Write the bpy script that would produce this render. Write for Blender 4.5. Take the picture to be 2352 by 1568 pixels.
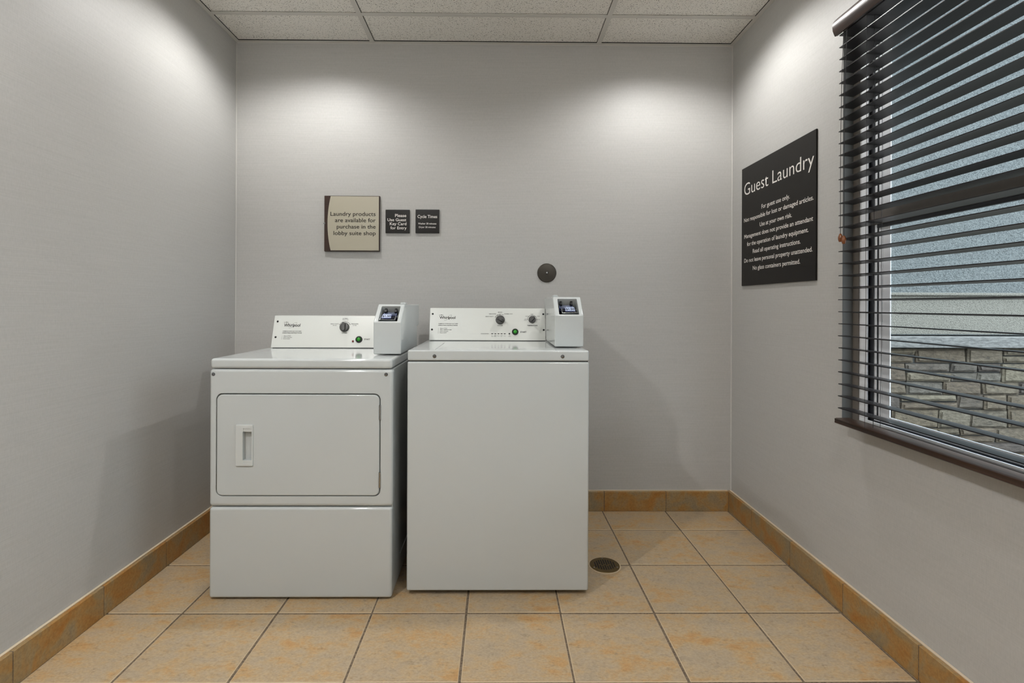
import bpy, bmesh, math, random
from mathutils import Matrix, Vector
random.seed(7)
SC = bpy.context.scene
for o in list(bpy.data.objects):
    bpy.data.objects.remove(o)
COL = SC.collection

# ------------------------------------------------------------------ camera
cam_d = bpy.data.cameras.new('camera'); cam = bpy.data.objects.new('camera', cam_d); COL.objects.link(cam)
F_PX, W, H = 1170.6, 2352, 1568
cam_d.sensor_fit = 'HORIZONTAL'; cam_d.sensor_width = 36; cam_d.lens = 36 * F_PX / W
cam_d.shift_x = (W / 2 - 1152.69) / W; cam_d.shift_y = (699.35 - H / 2) / W
cam_d.clip_start = 0.02
cam.location = (0, 0, 1.10)
YAW, ROLL = 0.00854, -0.00398
cy, sy, cr, sr = math.cos(YAW), math.sin(YAW), math.cos(ROLL), math.sin(ROLL)
# rows: camera right, up, forward in room coordinates
right = Vector((cr * cy, -cr * sy, -sr)); up = Vector((sr * cy, -sr * sy, cr)); fwd = Vector((sy, cy, 0))
M = Matrix((right, up, -fwd)).transposed().to_4x4(); M.translation = cam.location
cam.matrix_world = M
SC.camera = cam

# ------------------------------------------------------------------ colour management and sky
SC.view_settings.view_transform = 'Standard'; SC.view_settings.look = 'None'
SC.view_settings.exposure = 0.31; SC.view_settings.gamma = 1.0; SC.view_settings.use_curve_mapping = False
SKY = 9.5
wd = bpy.data.worlds.new('sky'); SC.world = wd; wd.use_nodes = True
bg = wd.node_tree.nodes['Background']; bg.inputs[0].default_value = (0.80, 0.90, 1.0, 1); bg.inputs[1].default_value = SKY
# overcast sky, dimmer towards the horizon where trees and roofs would stand
_n = wd.node_tree.nodes; _g = _n.new('ShaderNodeNewGeometry'); _s = _n.new('ShaderNodeSeparateXYZ'); _r = _n.new('ShaderNodeMapRange')
_r.inputs['From Min'].default_value = 0.05; _r.inputs['From Max'].default_value = 0.35; _r.inputs['To Min'].default_value = 0.10 * SKY; _r.inputs['To Max'].default_value = SKY
_tc = _n.new('ShaderNodeTexCoord'); wd.node_tree.links.new(_tc.outputs['Generated'], _s.inputs[0]); _n.remove(_g)
wd.node_tree.links.new(_s.outputs[2], _r.inputs['Value']); wd.node_tree.links.new(_r.outputs[0], bg.inputs[1])

# ------------------------------------------------------------------ lamps: added fill and recessed ceiling downlights
XL, XR, D, HC = -1.400, 1.262, 2.735, 2.4976
YF = -1.70                                   # wall behind the camera
DOWNLIGHTS = [(-0.95, 2.21, 27), (0.84, 2.21, 27), (-1.12, 0.45, 72), (0.50, 0.42, 20)]  # third one is an unseen lamp added to brighten the right wall
FILL_GLOBES = [(-0.95, -0.55, 18), (0.75, -0.75, 18)]                      # added fill: unseen glowing globes behind the camera
LIGHT_COL = (1.0, 0.99, 0.975)

# ------------------------------------------------------------------ helpers
def srgb(r, g, b):
    f = lambda c: (c / 255 / 12.92) if c / 255 <= 0.04045 else ((c / 255 + 0.055) / 1.055) ** 2.4
    return (f(r), f(g), f(b), 1)

class Mat:
    def __init__(s, name, col=(200, 200, 200), rough=0.5, metal=0.0, spec=0.5):
        s.m = bpy.data.materials.new(name); s.m.use_nodes = True; s.t = s.m.node_tree; s.n = s.t.nodes
        s.b = s.n['Principled BSDF']
        s.b.inputs['Base Color'].default_value = srgb(*col); s.b.inputs['Roughness'].default_value = rough
        s.b.inputs['Metallic'].default_value = metal; s.b.inputs['Specular IOR Level'].default_value = spec
    def node(s, t, **k):
        x = s.n.new(t)
        for a, v in k.items():
            if a in x.inputs.keys(): x.inputs[a].default_value = v
            else: setattr(x, a, v)
        return x
    def link(s, a, b): s.t.links.new(a, b)
    def coords(s, scale=(1, 1, 1), rot=(0, 0, 0)):
        g = s.node('ShaderNodeNewGeometry'); mp = s.node('ShaderNodeMapping')
        mp.inputs['Scale'].default_value = scale; mp.inputs['Rotation'].default_value = rot
        s.link(g.outputs['Position'], mp.inputs['Vector']); return mp.outputs['Vector']
    def noise(s, vec, scale, detail=4, rough=0.55, dist=0.0):
        x = s.node('ShaderNodeTexNoise'); x.inputs['Scale'].default_value = scale; x.inputs['Detail'].default_value = detail
        x.inputs['Roughness'].default_value = rough; x.inputs['Distortion'].default_value = dist
        s.link(vec, x.inputs['Vector']); return x.outputs['Fac']
    def ramp(s, fac, stops, interp='LINEAR'):
        r = s.node('ShaderNodeValToRGB'); r.color_ramp.interpolation = interp
        e = r.color_ramp.elements
        while len(e) > 1: e.remove(e[-1])
        for i, (p, c) in enumerate(stops):
            q = e[0] if i == 0 else e.new(p)
            q.position = p; q.color = srgb(*c) if len(c) == 3 else c
        s.link(fac, r.inputs['Fac']); return r.outputs['Color']
    def mix(s, fac, a, b, mode='MIX'):
        x = s.node('ShaderNodeMix'); x.data_type = 'RGBA'; x.blend_type = mode
        if hasattr(fac, 'links'): s.link(fac, x.inputs[0])
        else: x.inputs[0].default_value = fac
        for v, i in ((a, 6), (b, 7)):
            if hasattr(v, 'links'): s.link(v, x.inputs[i])
            else: x.inputs[i].default_value = v
        return x.outputs[2]
    def math(s, op, a, b=0.0):
        x = s.node('ShaderNodeMath'); x.operation = op
        for v, i in ((a, 0), (b, 1)):
            if hasattr(v, 'links'): s.link(v, x.inputs[i])
            else: x.inputs[i].default_value = v
        return x.outputs[0]
    def bump(s, h, strength, dist=0.002):
        x = s.node('ShaderNodeBump'); x.inputs['Strength'].default_value = strength; x.inputs['Distance'].default_value = dist
        s.link(h, x.inputs['Height']); s.link(x.outputs[0], s.b.inputs['Normal'])
    def color(s, c): s.link(c, s.b.inputs['Base Color'])

ORG = {}
def link_obj(o, parent=None):
    COL.objects.link(o)
    if parent is not None:
        o.parent = parent; ORG[o.name] = ORG[parent.name]
    else: ORG[o.name] = Vector((0, 0, 0))
    return o
def thing(name, loc, label, cat, group=None):
    o = bpy.data.objects.new(name, None); o.empty_display_size = 0.05; COL.objects.link(o); o.location = loc
    ORG[o.name] = Vector(loc); o['label'] = label; o['category'] = cat
    if group: o['group'] = group
    return o
def tag(o, label, cat, group=None):
    o['label'] = label; o['category'] = cat
    if group: o['group'] = group
    return o
def obj(name, bm, mats, parent=None, smooth=True, wn=True, label=None, org=None):
    """link a bmesh (in room coordinates) as one mesh object"""
    if parent is not None: bmesh.ops.translate(bm, vec=-ORG[parent.name], verts=bm.verts)
    elif org is not None: bmesh.ops.translate(bm, vec=-Vector(org), verts=bm.verts)
    me = bpy.data.meshes.new(name); bm.to_mesh(me); bm.free()
    for m in (mats if isinstance(mats, (list, tuple)) else [mats]): me.materials.append(m.m)
    if smooth:
        me.polygons.foreach_set('use_smooth', [True] * len(me.polygons))
    o = bpy.data.objects.new(name, me); link_obj(o, parent)
    if parent is None and org is not None: o.location = org; ORG[o.name] = Vector(org)
    if smooth:
        try: me.set_sharp_from_angle(angle=math.radians(50))
        except Exception: pass
        if wn:
            md = o.modifiers.new('weighted_normals', 'WEIGHTED_NORMAL'); md.keep_sharp = True
    if label: o['label'] = label
    return o
def struct(name, bm, mats, parent=None, smooth=False, kind='structure'):
    o = obj(name, bm, mats, parent, smooth=smooth)
    if parent is None: o['kind'] = kind
    return o

def box(bm, x0, x1, y0, y1, z0, z1, bev=0.0, seg=2, mi=0):
    r = bmesh.ops.create_cube(bm, size=1.0); vs = r['verts']
    bmesh.ops.scale(bm, vec=(abs(x1 - x0), abs(y1 - y0), abs(z1 - z0)), verts=vs)
    bmesh.ops.translate(bm, vec=((x0 + x1) / 2, (y0 + y1) / 2, (z0 + z1) / 2), verts=vs)
    fs = set(f for v in vs for f in v.link_faces)
    for f in fs: f.material_index = mi
    if bev > 0:
        es = list(set(e for v in vs for e in v.link_edges))
        bmesh.ops.bevel(bm, geom=es, offset=bev, segments=seg, profile=0.5, affect='EDGES', clamp_overlap=True)
    return vs
def cyl(bm, c, axis, r, h, seg=32, r2=None, bev=0.0, mi=0, mat=None):
    """cylinder centred at c along axis ('X','Y','Z')"""
    n0 = len(bm.verts)
    g = bmesh.ops.create_cone(bm, cap_ends=True, segments=seg, radius1=r, radius2=r if r2 is None else r2, depth=h)
    vs = g['verts']
    if bev:
        top = [e for v in vs for e in v.link_edges if all(w.co.z > 0 for w in e.verts)]
        rr = bmesh.ops.bevel(bm, geom=list(set(top)), offset=bev, segments=3, affect='EDGES')
        vs = list(set(vs) | set(rr['verts'])); vs = [v for v in vs if v.is_valid]
    rot = {'X': Matrix.Rotation(math.pi / 2, 4, 'Y'), 'Y': Matrix.Rotation(math.pi / 2, 4, 'X'), 'Z': Matrix.Identity(4)}[axis]
    T = mat if mat is not None else Matrix.Translation(c) @ rot
    bmesh.ops.transform(bm, matrix=T, verts=vs)
    for f in set(f for v in vs for f in v.link_faces): f.material_index = mi
    return vs
def prism(bm, pts, axis, a0, a1, bev=0.0, seg=3, mi=0, which='ALL'):
    """extrude a 2D outline along an axis: X -> pts are (y,z); Y -> (x,z); Z -> (x,y)"""
    mk = {'X': lambda p, a: (a, p[0], p[1]), 'Y': lambda p, a: (p[0], a, p[1]), 'Z': lambda p, a: (p[0], p[1], a)}[axis]
    A = [bm.verts.new(mk(p, a0)) for p in pts]; B = [bm.verts.new(mk(p, a1)) for p in pts]
    fs = [bm.faces.new(A), bm.faces.new(B[::-1])]
    n = len(pts)
    for i in range(n): fs.append(bm.faces.new((A[i], B[i], B[(i + 1) % n], A[(i + 1) % n])))
    bmesh.ops.recalc_face_normals(bm, faces=fs)
    for f in fs: f.material_index = mi
    if bev:
        if which == 'ALL': es = list(set(e for f in fs for e in f.edges))
        elif which == 'A': es = list(fs[0].edges)
        elif which == 'B': es = list(fs[1].edges)
        bmesh.ops.bevel(bm, geom=es, offset=bev, segments=seg, profile=0.5, affect='EDGES', clamp_overlap=True)
    return A + B
def rrect(x0, x1, z0, z1, r, seg=6):
    p = []
    for cx, cz, a in ((x1 - r, z1 - r, 0), (x0 + r, z1 - r, 90), (x0 + r, z0 + r, 180), (x1 - r, z0 + r, 270)):
        for k in range(seg + 1):
            t = math.radians(a + 90 * k / seg); p.append((cx + r * math.cos(t), cz + r * math.sin(t)))
    return p
def tube(bm, pts, r, seg=8, mi=0):
    rings = []
    for i, p in enumerate(pts):
        p = Vector(p); a = Vector(pts[max(i - 1, 0)]); b = Vector(pts[min(i + 1, len(pts) - 1)])
        d = (b - a).normalized(); u = d.orthogonal().normalized()
        if i and abs(u.dot(lastu)) < 0.99:
            u = (lastu - d * lastu.dot(d)).normalized()
        lastu = u; v = d.cross(u)
        rings.append([bm.verts.new(p + (u * math.cos(t) + v * math.sin(t)) * r) for t in [2 * math.pi * k / seg for k in range(seg)]])
    for A, B in zip(rings, rings[1:]):
        for k in range(seg):
            f = bm.faces.new((A[k], A[(k + 1) % seg], B[(k + 1) % seg], B[k])); f.material_index = mi
    for R in (rings[0][::-1], rings[-1]):
        f = bm.faces.new(R); f.material_index = mi
def lathe(bm, prof, c, seg=32, T=None, mi=0):
    """profile (r, h) revolved about local z, then moved by T or to c"""
    rings = []
    for r, h in prof:
        rings.append([bm.verts.new((r * math.cos(2 * math.pi * k / seg), r * math.sin(2 * math.pi * k / seg), h)) for k in range(seg)] if r > 1e-6 else [bm.verts.new((0, 0, h))])
    fs = []
    for A, B in zip(rings, rings[1:]):
        for k in range(seg):
            q = [A[k % len(A)], A[(k + 1) % len(A)], B[(k + 1) % len(B)], B[k % len(B)]]
            u = []
            for v in q:
                if v not in u: u.append(v)
            if len(u) > 2: fs.append(bm.faces.new(u))
    for R, flip in ((rings[0], 1), (rings[-1], 0)):
        if len(R) > 1: fs.append(bm.faces.new(R[::-1] if flip else R))
    bmesh.ops.recalc_face_normals(bm, faces=fs)
    for f in fs: f.material_index = mi
    vs = [v for R in rings for v in R]
    bmesh.ops.transform(bm, matrix=T if T is not None else Matrix.Translation(c), verts=vs)
    return vs
def cut(o, cutters):
    """carve closed cutter bmeshes (room coordinates) out of an object"""
    tmp = []
    for cb in cutters:
        me = bpy.data.meshes.new('cutter'); cb.to_mesh(me); cb.free()
        c = bpy.data.objects.new('cutter', me); COL.objects.link(c); c.location = -ORG[o.name]; tmp.append(c)
        # the cutter must sit where the object sits: object meshes are stored relative to their thing
    wn = [m for m in o.modifiers]
    for m in wn: o.modifiers.remove(m)
    par = o.parent; o.parent = None; o.location = (0, 0, 0)
    for c in tmp:
        md = o.modifiers.new('carve', 'BOOLEAN'); md.operation = 'DIFFERENCE'; md.object = c; md.solver = 'EXACT'
    bpy.context.view_layer.update()
    dg = bpy.context.evaluated_depsgraph_get()
    me = bpy.data.meshes.new_from_object(o.evaluated_get(dg), preserve_all_data_layers=True, depsgraph=dg)
    o.modifiers.clear(); old = o.data; o.data = me; me.name = old.name; bpy.data.meshes.remove(old)
    for c in tmp: bpy.data.objects.remove(c)
    o.parent = par
    me.polygons.foreach_set('use_smooth', [True] * len(me.polygons)); me.set_sharp_from_angle(angle=math.radians(40))
    md = o.modifiers.new('weighted_normals', 'WEIGHTED_NORMAL'); md.keep_sharp = True

def text_to(bm, s, a, b, base, cap, T, bold=0.0, align=None, depth=0.0004, mi=0, shear=0.0):
    """write s between a and b (local x) on the baseline, capital height cap, then place with T"""
    cu = bpy.data.curves.new('txt', 'FONT'); cu.body = s; cu.size = 1.0; cu.offset = bold; cu.resolution_u = 4; cu.shear = shear
    o = bpy.data.objects.new('txt', cu); COL.objects.link(o)
    dg = bpy.context.evaluated_depsgraph_get()
    me = bpy.data.meshes.new_from_object(o.evaluated_get(dg), depsgraph=dg)
    xs = [v.co.x for v in me.vertices]
    x0, x1 = min(xs), max(xs)
    sx = (b - a) / (x1 - x0); sz = cap / 0.729
    n0 = len(bm.verts); bm.verts.ensure_lookup_table()
    f0 = len(bm.faces)
    bm.from_mesh(me); bm.verts.ensure_lookup_table(); bm.faces.ensure_lookup_table()
    vs = bm.verts[n0:]
    L = Matrix(((sx, 0, 0, a - x0 * sx), (0, sz, 0, base), (0, 0, 0, depth), (0, 0, 0, 1)))
    for v in vs: v.co = T @ (L @ v.co)
    for f in bm.faces[f0:]: f.material_index = mi
    bpy.data.objects.remove(o); bpy.data.curves.remove(cu); bpy.data.meshes.remove(me)
def ring_flat(bm, cx, cyy, rx, ry, w, rot, T, a0=0, a1=360, seg=48, h=0.0004, mi=0):
    A, B = [], []
    c, s = math.cos(rot), math.sin(rot)
    n = seg
    for k in range(n + 1):
        t = math.radians(a0 + (a1 - a0) * k / n)
        for L, dr in ((A, 0), (B, w)):
            x, y = (rx + dr) * math.cos(t), (ry + dr) * math.sin(t)
            L.append(bm.verts.new(T @ Vector((cx + c * x - s * y, cyy + s * x + c * y, h))))
    for k in range(n):
        f = bm.faces.new((A[k], B[k], B[k + 1], A[k + 1])); f.material_index = mi
def dot_flat(bm, cx, cyy, rx, ry, T, h=0.0004, seg=16, mi=0):
    f = bm.faces.new([bm.verts.new(T @ Vector((cx + rx * math.cos(2 * math.pi * k / seg), cyy + ry * math.sin(2 * math.pi * k / seg), h))) for k in range(seg)])
    f.material_index = mi

# ------------------------------------------------------------------ materials
wall_m = Mat('wallcovering', (186, 182, 177), 0.48, spec=0.4)
v = wall_m.coords((6, 6, 420)); n1 = wall_m.noise(v, 1.0, 3, 0.6)
v2 = wall_m.coords((260, 260, 60)); n2 = wall_m.noise(v2, 1.0, 2, 0.6)
v3 = wall_m.coords((1, 1, 1)); n3 = wall_m.noise(v3, 90, 3, 0.6)
s_ = wall_m.math('ADD', wall_m.math('MULTIPLY', n1, 0.6), wall_m.math('MULTIPLY', n2, 0.5))
s_ = wall_m.math('ADD', s_, wall_m.math('MULTIPLY', n3, 0.3))
wall_m.color(wall_m.ramp(s_, [(0.45, (173, 172, 169)), (0.95, (186, 185, 182))]))
wall_m.bump(s_, 0.28, 0.0010)
caulk_m = Mat('caulk', (190, 188, 184), 0.5)

tile_m = Mat('floor_tile', rough=0.42, spec=0.4)
isl = tile_m.node('ShaderNodeNewGeometry').outputs['Random Per Island']
off = tile_m.node('ShaderNodeCombineXYZ')
tile_m.link(tile_m.math('MULTIPLY', isl, 37.0), off.inputs[0]); tile_m.link(tile_m.math('MULTIPLY', isl, 61.0), off.inputs[1]); tile_m.link(tile_m.math('MULTIPLY', isl, 13.0), off.inputs[2])
va = tile_m.node('ShaderNodeVectorMath'); va.operation = 'ADD'
tile_m.link(tile_m.coords((1.0, 1.6, 1)), va.inputs[0]); tile_m.link(off.outputs[0], va.inputs[1]); tv = va.outputs[0]
big = tile_m.noise(tv, 6.5, 7, 0.66, 0.3); mid = tile_m.noise(tv, 22, 6, 0.75, 0.3); fine = tile_m.noise(tv, 120, 4, 0.7)
f_ = tile_m.math('ADD', tile_m.math('MULTIPLY', big, 0.62), tile_m.math('MULTIPLY', mid, 0.38))
c1 = tile_m.ramp(f_, [(0.33, (166, 152, 130)), (0.44, (178, 160, 134)), (0.52, (184, 161, 127)), (0.59, (188, 153, 106)), (0.70, (180, 133, 80))])
dk = tile_m.ramp(tile_m.noise(tv, 30, 8, 0.85, 0.3), [(0.30, (96, 76, 52)), (0.45, (255, 255, 255))])
c2 = tile_m.mix(0.5, c1, dk, 'MULTIPLY')
c3 = tile_m.mix(0.30, c2, tile_m.ramp(fine, [(0.32, (150, 130, 105)), (0.62, (255, 255, 255))]), 'MULTIPLY')
tile_m.color(c3)
tile_m.bump(tile_m.math('ADD', fine, mid), 0.18, 0.002)

base_m = Mat('baseboard_tile', rough=0.40, spec=0.4)
isl = base_m.node('ShaderNodeNewGeometry').outputs['Random Per Island']
off = base_m.node('ShaderNodeCombineXYZ')
base_m.link(base_m.math('MULTIPLY', isl, 37.0), off.inputs[0]); base_m.link(base_m.math('MULTIPLY', isl, 61.0), off.inputs[1])
va = base_m.node('ShaderNodeVectorMath'); va.operation = 'ADD'
base_m.link(base_m.coords((1, 1, 1)), va.inputs[0]); base_m.link(off.outputs[0], va.inputs[1]); tv = va.outputs[0]
big = base_m.noise(tv, 9, 6, 0.62, 0.6); fine = base_m.noise(tv, 110, 4, 0.7)
c1 = base_m.ramp(big, [(0.34, (144, 130, 104)), (0.46, (158, 134, 96)), (0.54, (166, 128, 76)), (0.68, (164, 112, 52))])
base_m.color(base_m.mix(0.35, c1, base_m.ramp(fine, [(0.32, (140, 120, 95)), (0.62, (255, 255, 255))]), 'MULTIPLY'))
base_m.bump(fine, 0.2, 0.002)
base_top_m = Mat('baseboard_top', (206, 190, 166), 0.45)
tile_edge_m = Mat('tile_edge', (192, 172, 142), 0.5)  # pale bevels: worn edges plus their highlight put into the colour
grout_m = Mat('grout', (112, 96, 78), 0.9); n = grout_m.noise(grout_m.coords(), 160, 3)
grout_m.color(grout_m.ramp(n, [(0.3, (82, 68, 54)), (0.7, (132, 116, 96))])); grout_m.bump(n, 0.5, 0.002)

ceil_m = Mat('ceiling_tile', (196, 192, 186), 0.9, spec=0.2)
v = ceil_m.coords()
vor = ceil_m.node('ShaderNodeTexVoronoi'); vor.inputs['Scale'].default_value = 165; vor.inputs['Randomness'].default_value = 1.0
wv = ceil_m.node('ShaderNodeVectorMath'); wv.operation = 'ADD'
nz = ceil_m.node('ShaderNodeTexNoise'); nz.inputs['Scale'].default_value = 60; ceil_m.link(v, nz.inputs['Vector'])
sc = ceil_m.node('ShaderNodeVectorMath'); sc.operation = 'SCALE'; sc.inputs['Scale'].default_value = 0.018; ceil_m.link(nz.outputs['Color'], sc.inputs[0])
ceil_m.link(v, wv.inputs[0]); ceil_m.link(sc.outputs[0], wv.inputs[1]); ceil_m.link(wv.outputs[0], vor.inputs['Vector'])
msk = ceil_m.ramp(ceil_m.noise(v, 90, 2), [(0.40, (0, 0, 0, 1)), (0.47, (1, 1, 1, 1))])
pit = ceil_m.ramp(vor.outputs['Distance'], [(0.20, (1, 1, 1, 1)), (0.30, (0, 0, 0, 1))])
pm = ceil_m.node('ShaderNodeMix'); pm.data_type = 'RGBA'; pm.blend_type = 'MULTIPLY'; pm.inputs[0].default_value = 1.0
ceil_m.link(pit, pm.inputs[6]); ceil_m.link(msk, pm.inputs[7])
cb_ = ceil_m.ramp(ceil_m.noise(v, 200, 3), [(0.3, (228, 226, 221)), (0.7, (242, 240, 235))])
ceil_m.color(ceil_m.mix(pm.outputs[2], cb_, srgb(62, 56, 50)))
grid_m = Mat('ceiling_grid', (206, 204, 199), 0.45)
gap_m = Mat('gap_black', (14, 13, 12), 0.8)

enamel_m = Mat('white_enamel', (188, 192, 191), 0.09, spec=0.5)
n = enamel_m.noise(enamel_m.coords(), 420, 2); enamel_m.bump(n, 0.012, 0.0004)
plastic_m = Mat('white_plastic', (196, 199, 197), 0.32)
panel_m = Mat('painted_panel', (206, 208, 203), 0.30)
ink_m = Mat('black_ink', (14, 14, 14), 0.6, spec=0.2)
inkg_m = Mat('grey_ink', (110, 110, 108), 0.6)
knob_m = Mat('grey_knob', (64, 64, 62), 0.45)
knobd_m = Mat('dark_mark', (12, 12, 12), 0.5)
black_m = Mat('black_plastic', (10, 10, 11), 0.45, spec=0.3)
green_m = Mat('green_button', (38, 140, 28), 0.3)
red_m = Mat('red_lens', (110, 18, 14), 0.25)
chrome_m = Mat('chrome', (176, 180, 184), 0.12, metal=1.0)
steel_m = Mat('brushed_steel', (150, 150, 148), 0.35, metal=1.0)
side_m = Mat('side_enamel', (196, 197, 192), 0.22)
base_dark_m = Mat('dark_base', (24, 23, 22), 0.7)
tag_m = Mat('price_card', (158, 172, 200), 0.4)
tagb_m = Mat('blue_border', (36, 48, 104), 0.4)

wood_m = Mat('espresso_wood', (46, 36, 34), 0.34, spec=0.38)
v = wood_m.coords((60, 2.2, 60)); n = wood_m.noise(v, 1.0, 5, 0.6, 0.4)
wood_m.color(wood_m.ramp(n, [(0.3, (12, 10, 12)), (0.7, (26, 23, 26))])); wood_m.bump(n, 0.12, 0.001)
rail_m = Mat('walnut_wood', (60, 40, 26), 0.38, spec=0.6)
v = rail_m.coords((50, 2.2, 50)); n = rail_m.noise(v, 1.0, 5, 0.65, 0.6)
rail_m.color(rail_m.ramp(n, [(0.3, (24, 15, 11)), (0.7, (66, 40, 22))])); rail_m.bump(n, 0.5, 0.0015)
cord_m = Mat('dark_cord', (26, 22, 22), 0.7)
amber_m = Mat('amber_wood', (120, 66, 26), 0.2, spec=0.7)
vinyl_m = Mat('white_vinyl', (240, 243, 248), 0.35)
jamb_m = Mat('jamb_shade_grey', (98, 98, 96), 0.5)  # shade of the window return put into a grey
tan_m = Mat('taupe_stop', (118, 112, 106), 0.5)
recess_dark_m = Mat('recess_dark', (38, 40, 46), 0.5)  # dark tone standing in for shade in the window's recesses
taupe_m = Mat('shaded_rail', (98, 92, 86), 0.45)  # brownish rail with its shade put into the tone
signblk_m = Mat('espresso_acrylic', (20, 17, 14), 0.28, spec=0.22)
signlet_m = Mat('white_letter', (226, 222, 216), 0.5)
signtan_m = Mat('beige_acrylic', (172, 166, 148), 0.28)
signwood_m = Mat('sign_wood', (78, 44, 20), 0.4)
v = signwood_m.coords((14, 14, 260)); n = signwood_m.noise(v, 1.0, 4, 0.6); signwood_m.color(signwood_m.ramp(n, [(0.3, (32, 16, 7)), (0.7, (58, 31, 13))]))
bronze_m = Mat('dark_bronze', (74, 70, 64), 0.28, metal=0.7)
brass_m = Mat('aged_brass', (112, 92, 56), 0.34, metal=0.85)

stucco_m = Mat('stucco_blue_grey', (172, 184, 186), 0.9)
v = stucco_m.coords(); n = stucco_m.noise(v, 150, 3, 0.6, 0.2)
stucco_m.color(stucco_m.ramp(n, [(0.32, (30, 32, 32)), (0.42, (66, 69, 69)), (0.55, (80, 83, 82)), (0.75, (100, 102, 100))])); stucco_m.bump(n, 0.8, 0.01)
stucco2_m = Mat('stucco_beige', (178, 176, 166), 0.9)
v = stucco2_m.coords(); n = stucco2_m.noise(v, 150, 3, 0.6, 0.2)
stucco2_m.color(stucco2_m.ramp(n, [(0.32, (58, 55, 49)), (0.42, (88, 84, 76)), (0.55, (98, 94, 86)), (0.75, (114, 110, 102))])); stucco2_m.bump(n, 0.8, 0.01)
cap_m = Mat('cap_stone', (190, 190, 194), 0.85)
v = cap_m.coords((1, 1, 3)); n = cap_m.noise(v, 26, 6, 0.7, 0.2)
cap_m.color(cap_m.ramp(n, [(0.35, (66, 64, 62)), (0.6, (98, 96, 93))])); cap_m.bump(n, 0.8, 0.01)
stone_m = Mat('ledge_stone', (150, 144, 132), 0.9)
isl = stone_m.node('ShaderNodeNewGeometry').outputs['Random Per Island']
v = stone_m.coords((1, 1, 1.8)); n = stone_m.noise(v, 26, 7, 0.72, 0.3); n2 = stone_m.noise(v, 7, 3, 0.5, 0.2)
ca = stone_m.ramp(isl, [(0.0, (98, 88, 70)), (0.3, (88, 76, 62)), (0.55, (108, 100, 84)), (0.75, (66, 56, 50)), (0.9, (96, 91, 82)), (1.0, (76, 62, 54))])
stone_m.color(stone_m.mix(0.85, ca, stone_m.ramp(n, [(0.30, (70, 64, 58)), (0.45, (190, 182, 172)), (0.66, (255, 255, 255))]), 'MULTIPLY')); stone_m.bump(stone_m.math('ADD', n, n2), 1.0, 0.02)
mortar_m = Mat('mortar', (46, 45, 43), 0.95)
ground_m = Mat('concrete', (150, 148, 142), 0.9); n = ground_m.noise(ground_m.coords(), 14, 5); ground_m.color(ground_m.ramp(n, [(0.3, (90, 88, 84)), (0.7, (118, 116, 110))]))

glass_m = Mat('window_glass', (255, 255, 255), 0.0)
t = glass_m.t; t.nodes.remove(glass_m.b)
tr = t.nodes.new('ShaderNodeBsdfTransparent'); gl = t.nodes.new('ShaderNodeBsdfGlossy'); gl.inputs['Roughness'].default_value = 0.0
tr.inputs[0].default_value = (0.93, 0.96, 0.96, 1)
fr = t.nodes.new('ShaderNodeFresnel'); fr.inputs[0].default_value = 1.45; mx = t.nodes.new('ShaderNodeMixShader')
ge = t.nodes.new('ShaderNodeNewGeometry'); ma = t.nodes.new('ShaderNodeMath'); ma.operation = 'SUBTRACT'; ma.inputs[0].default_value = 1.0
mb = t.nodes.new('ShaderNodeMath'); mb.operation = 'MULTIPLY'
t.links.new(ge.outputs['Backfacing'], ma.inputs[1]); t.links.new(ma.outputs[0], mb.inputs[0]); t.links.new(fr.outputs[0], mb.inputs[1]); t.links.new(mb.outputs[0], mx.inputs[0]); t.links.new(tr.outputs[0], mx.inputs[1]); t.links.new(gl.outputs[0], mx.inputs[2])
t.links.new(mx.outputs[0], t.nodes['Material Output'].inputs[0])
lens_m = Mat('lamp_lens', (255, 255, 255), 0.5)
lens_m.b.inputs['Emission Color'].default_value = (*LIGHT_COL, 1); lens_m.b.inputs['Emission Strength'].default_value = 6.0
globe_m = Mat('fill_globe_glow', (240, 240, 238), 0.4)
globe_m.b.inputs['Emission Color'].default_value = (*LIGHT_COL, 1); globe_m.b.inputs['Emission Strength'].default_value = FILL_GLOBES[0][2] / (math.pi * 4 * math.pi * 0.01)
trimw_m = Mat('lamp_trim', (225, 225, 222), 0.4)

# ------------------------------------------------------------------ the room shell
TH = 0.12
bm = bmesh.new(); box(bm, XL - TH, XR + 0.16, D, D + TH, 0.0, HC + 0.05); struct('wall_back', bm, wall_m)
bm = bmesh.new(); box(bm, XL - TH, XL, YF, D, 0.0, HC + 0.05); struct('wall_left', bm, wall_m)
bm = bmesh.new(); box(bm, XL - TH, XR + 0.16, YF - TH, YF, 0.0, HC + 0.05); struct('wall_front', bm, wall_m)
# right wall with the window opening
OY0, OY1, OZ0, OZ1 = 0.38, 1.855, 0.672, 2.120
XO = XR + 0.16
bm = bmesh.new()
box(bm, XR, XO, OY1, D, 0, HC + 0.05); box(bm, XR, XO, YF, OY0, 0, HC + 0.05)
box(bm, XR, XO, OY0, OY1, 0, OZ0); box(bm, XR, XO, OY0, OY1, OZ1, HC + 0.05)
struct('wall_right', bm, wall_m)
# caulk beads down the two far corners
bm = bmesh.new(); tube(bm, [(XL + 0.002, D - 0.002, 0.11), (XL + 0.002, D - 0.002, HC)], 0.0035, 6); struct('trim_1', bm, caulk_m)
bm = bmesh.new(); tube(bm, [(XR - 0.002, D - 0.002, 0.11), (XR - 0.002, D - 0.002, HC)], 0.0045, 6); struct('trim_2', bm, caulk_m)

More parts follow.
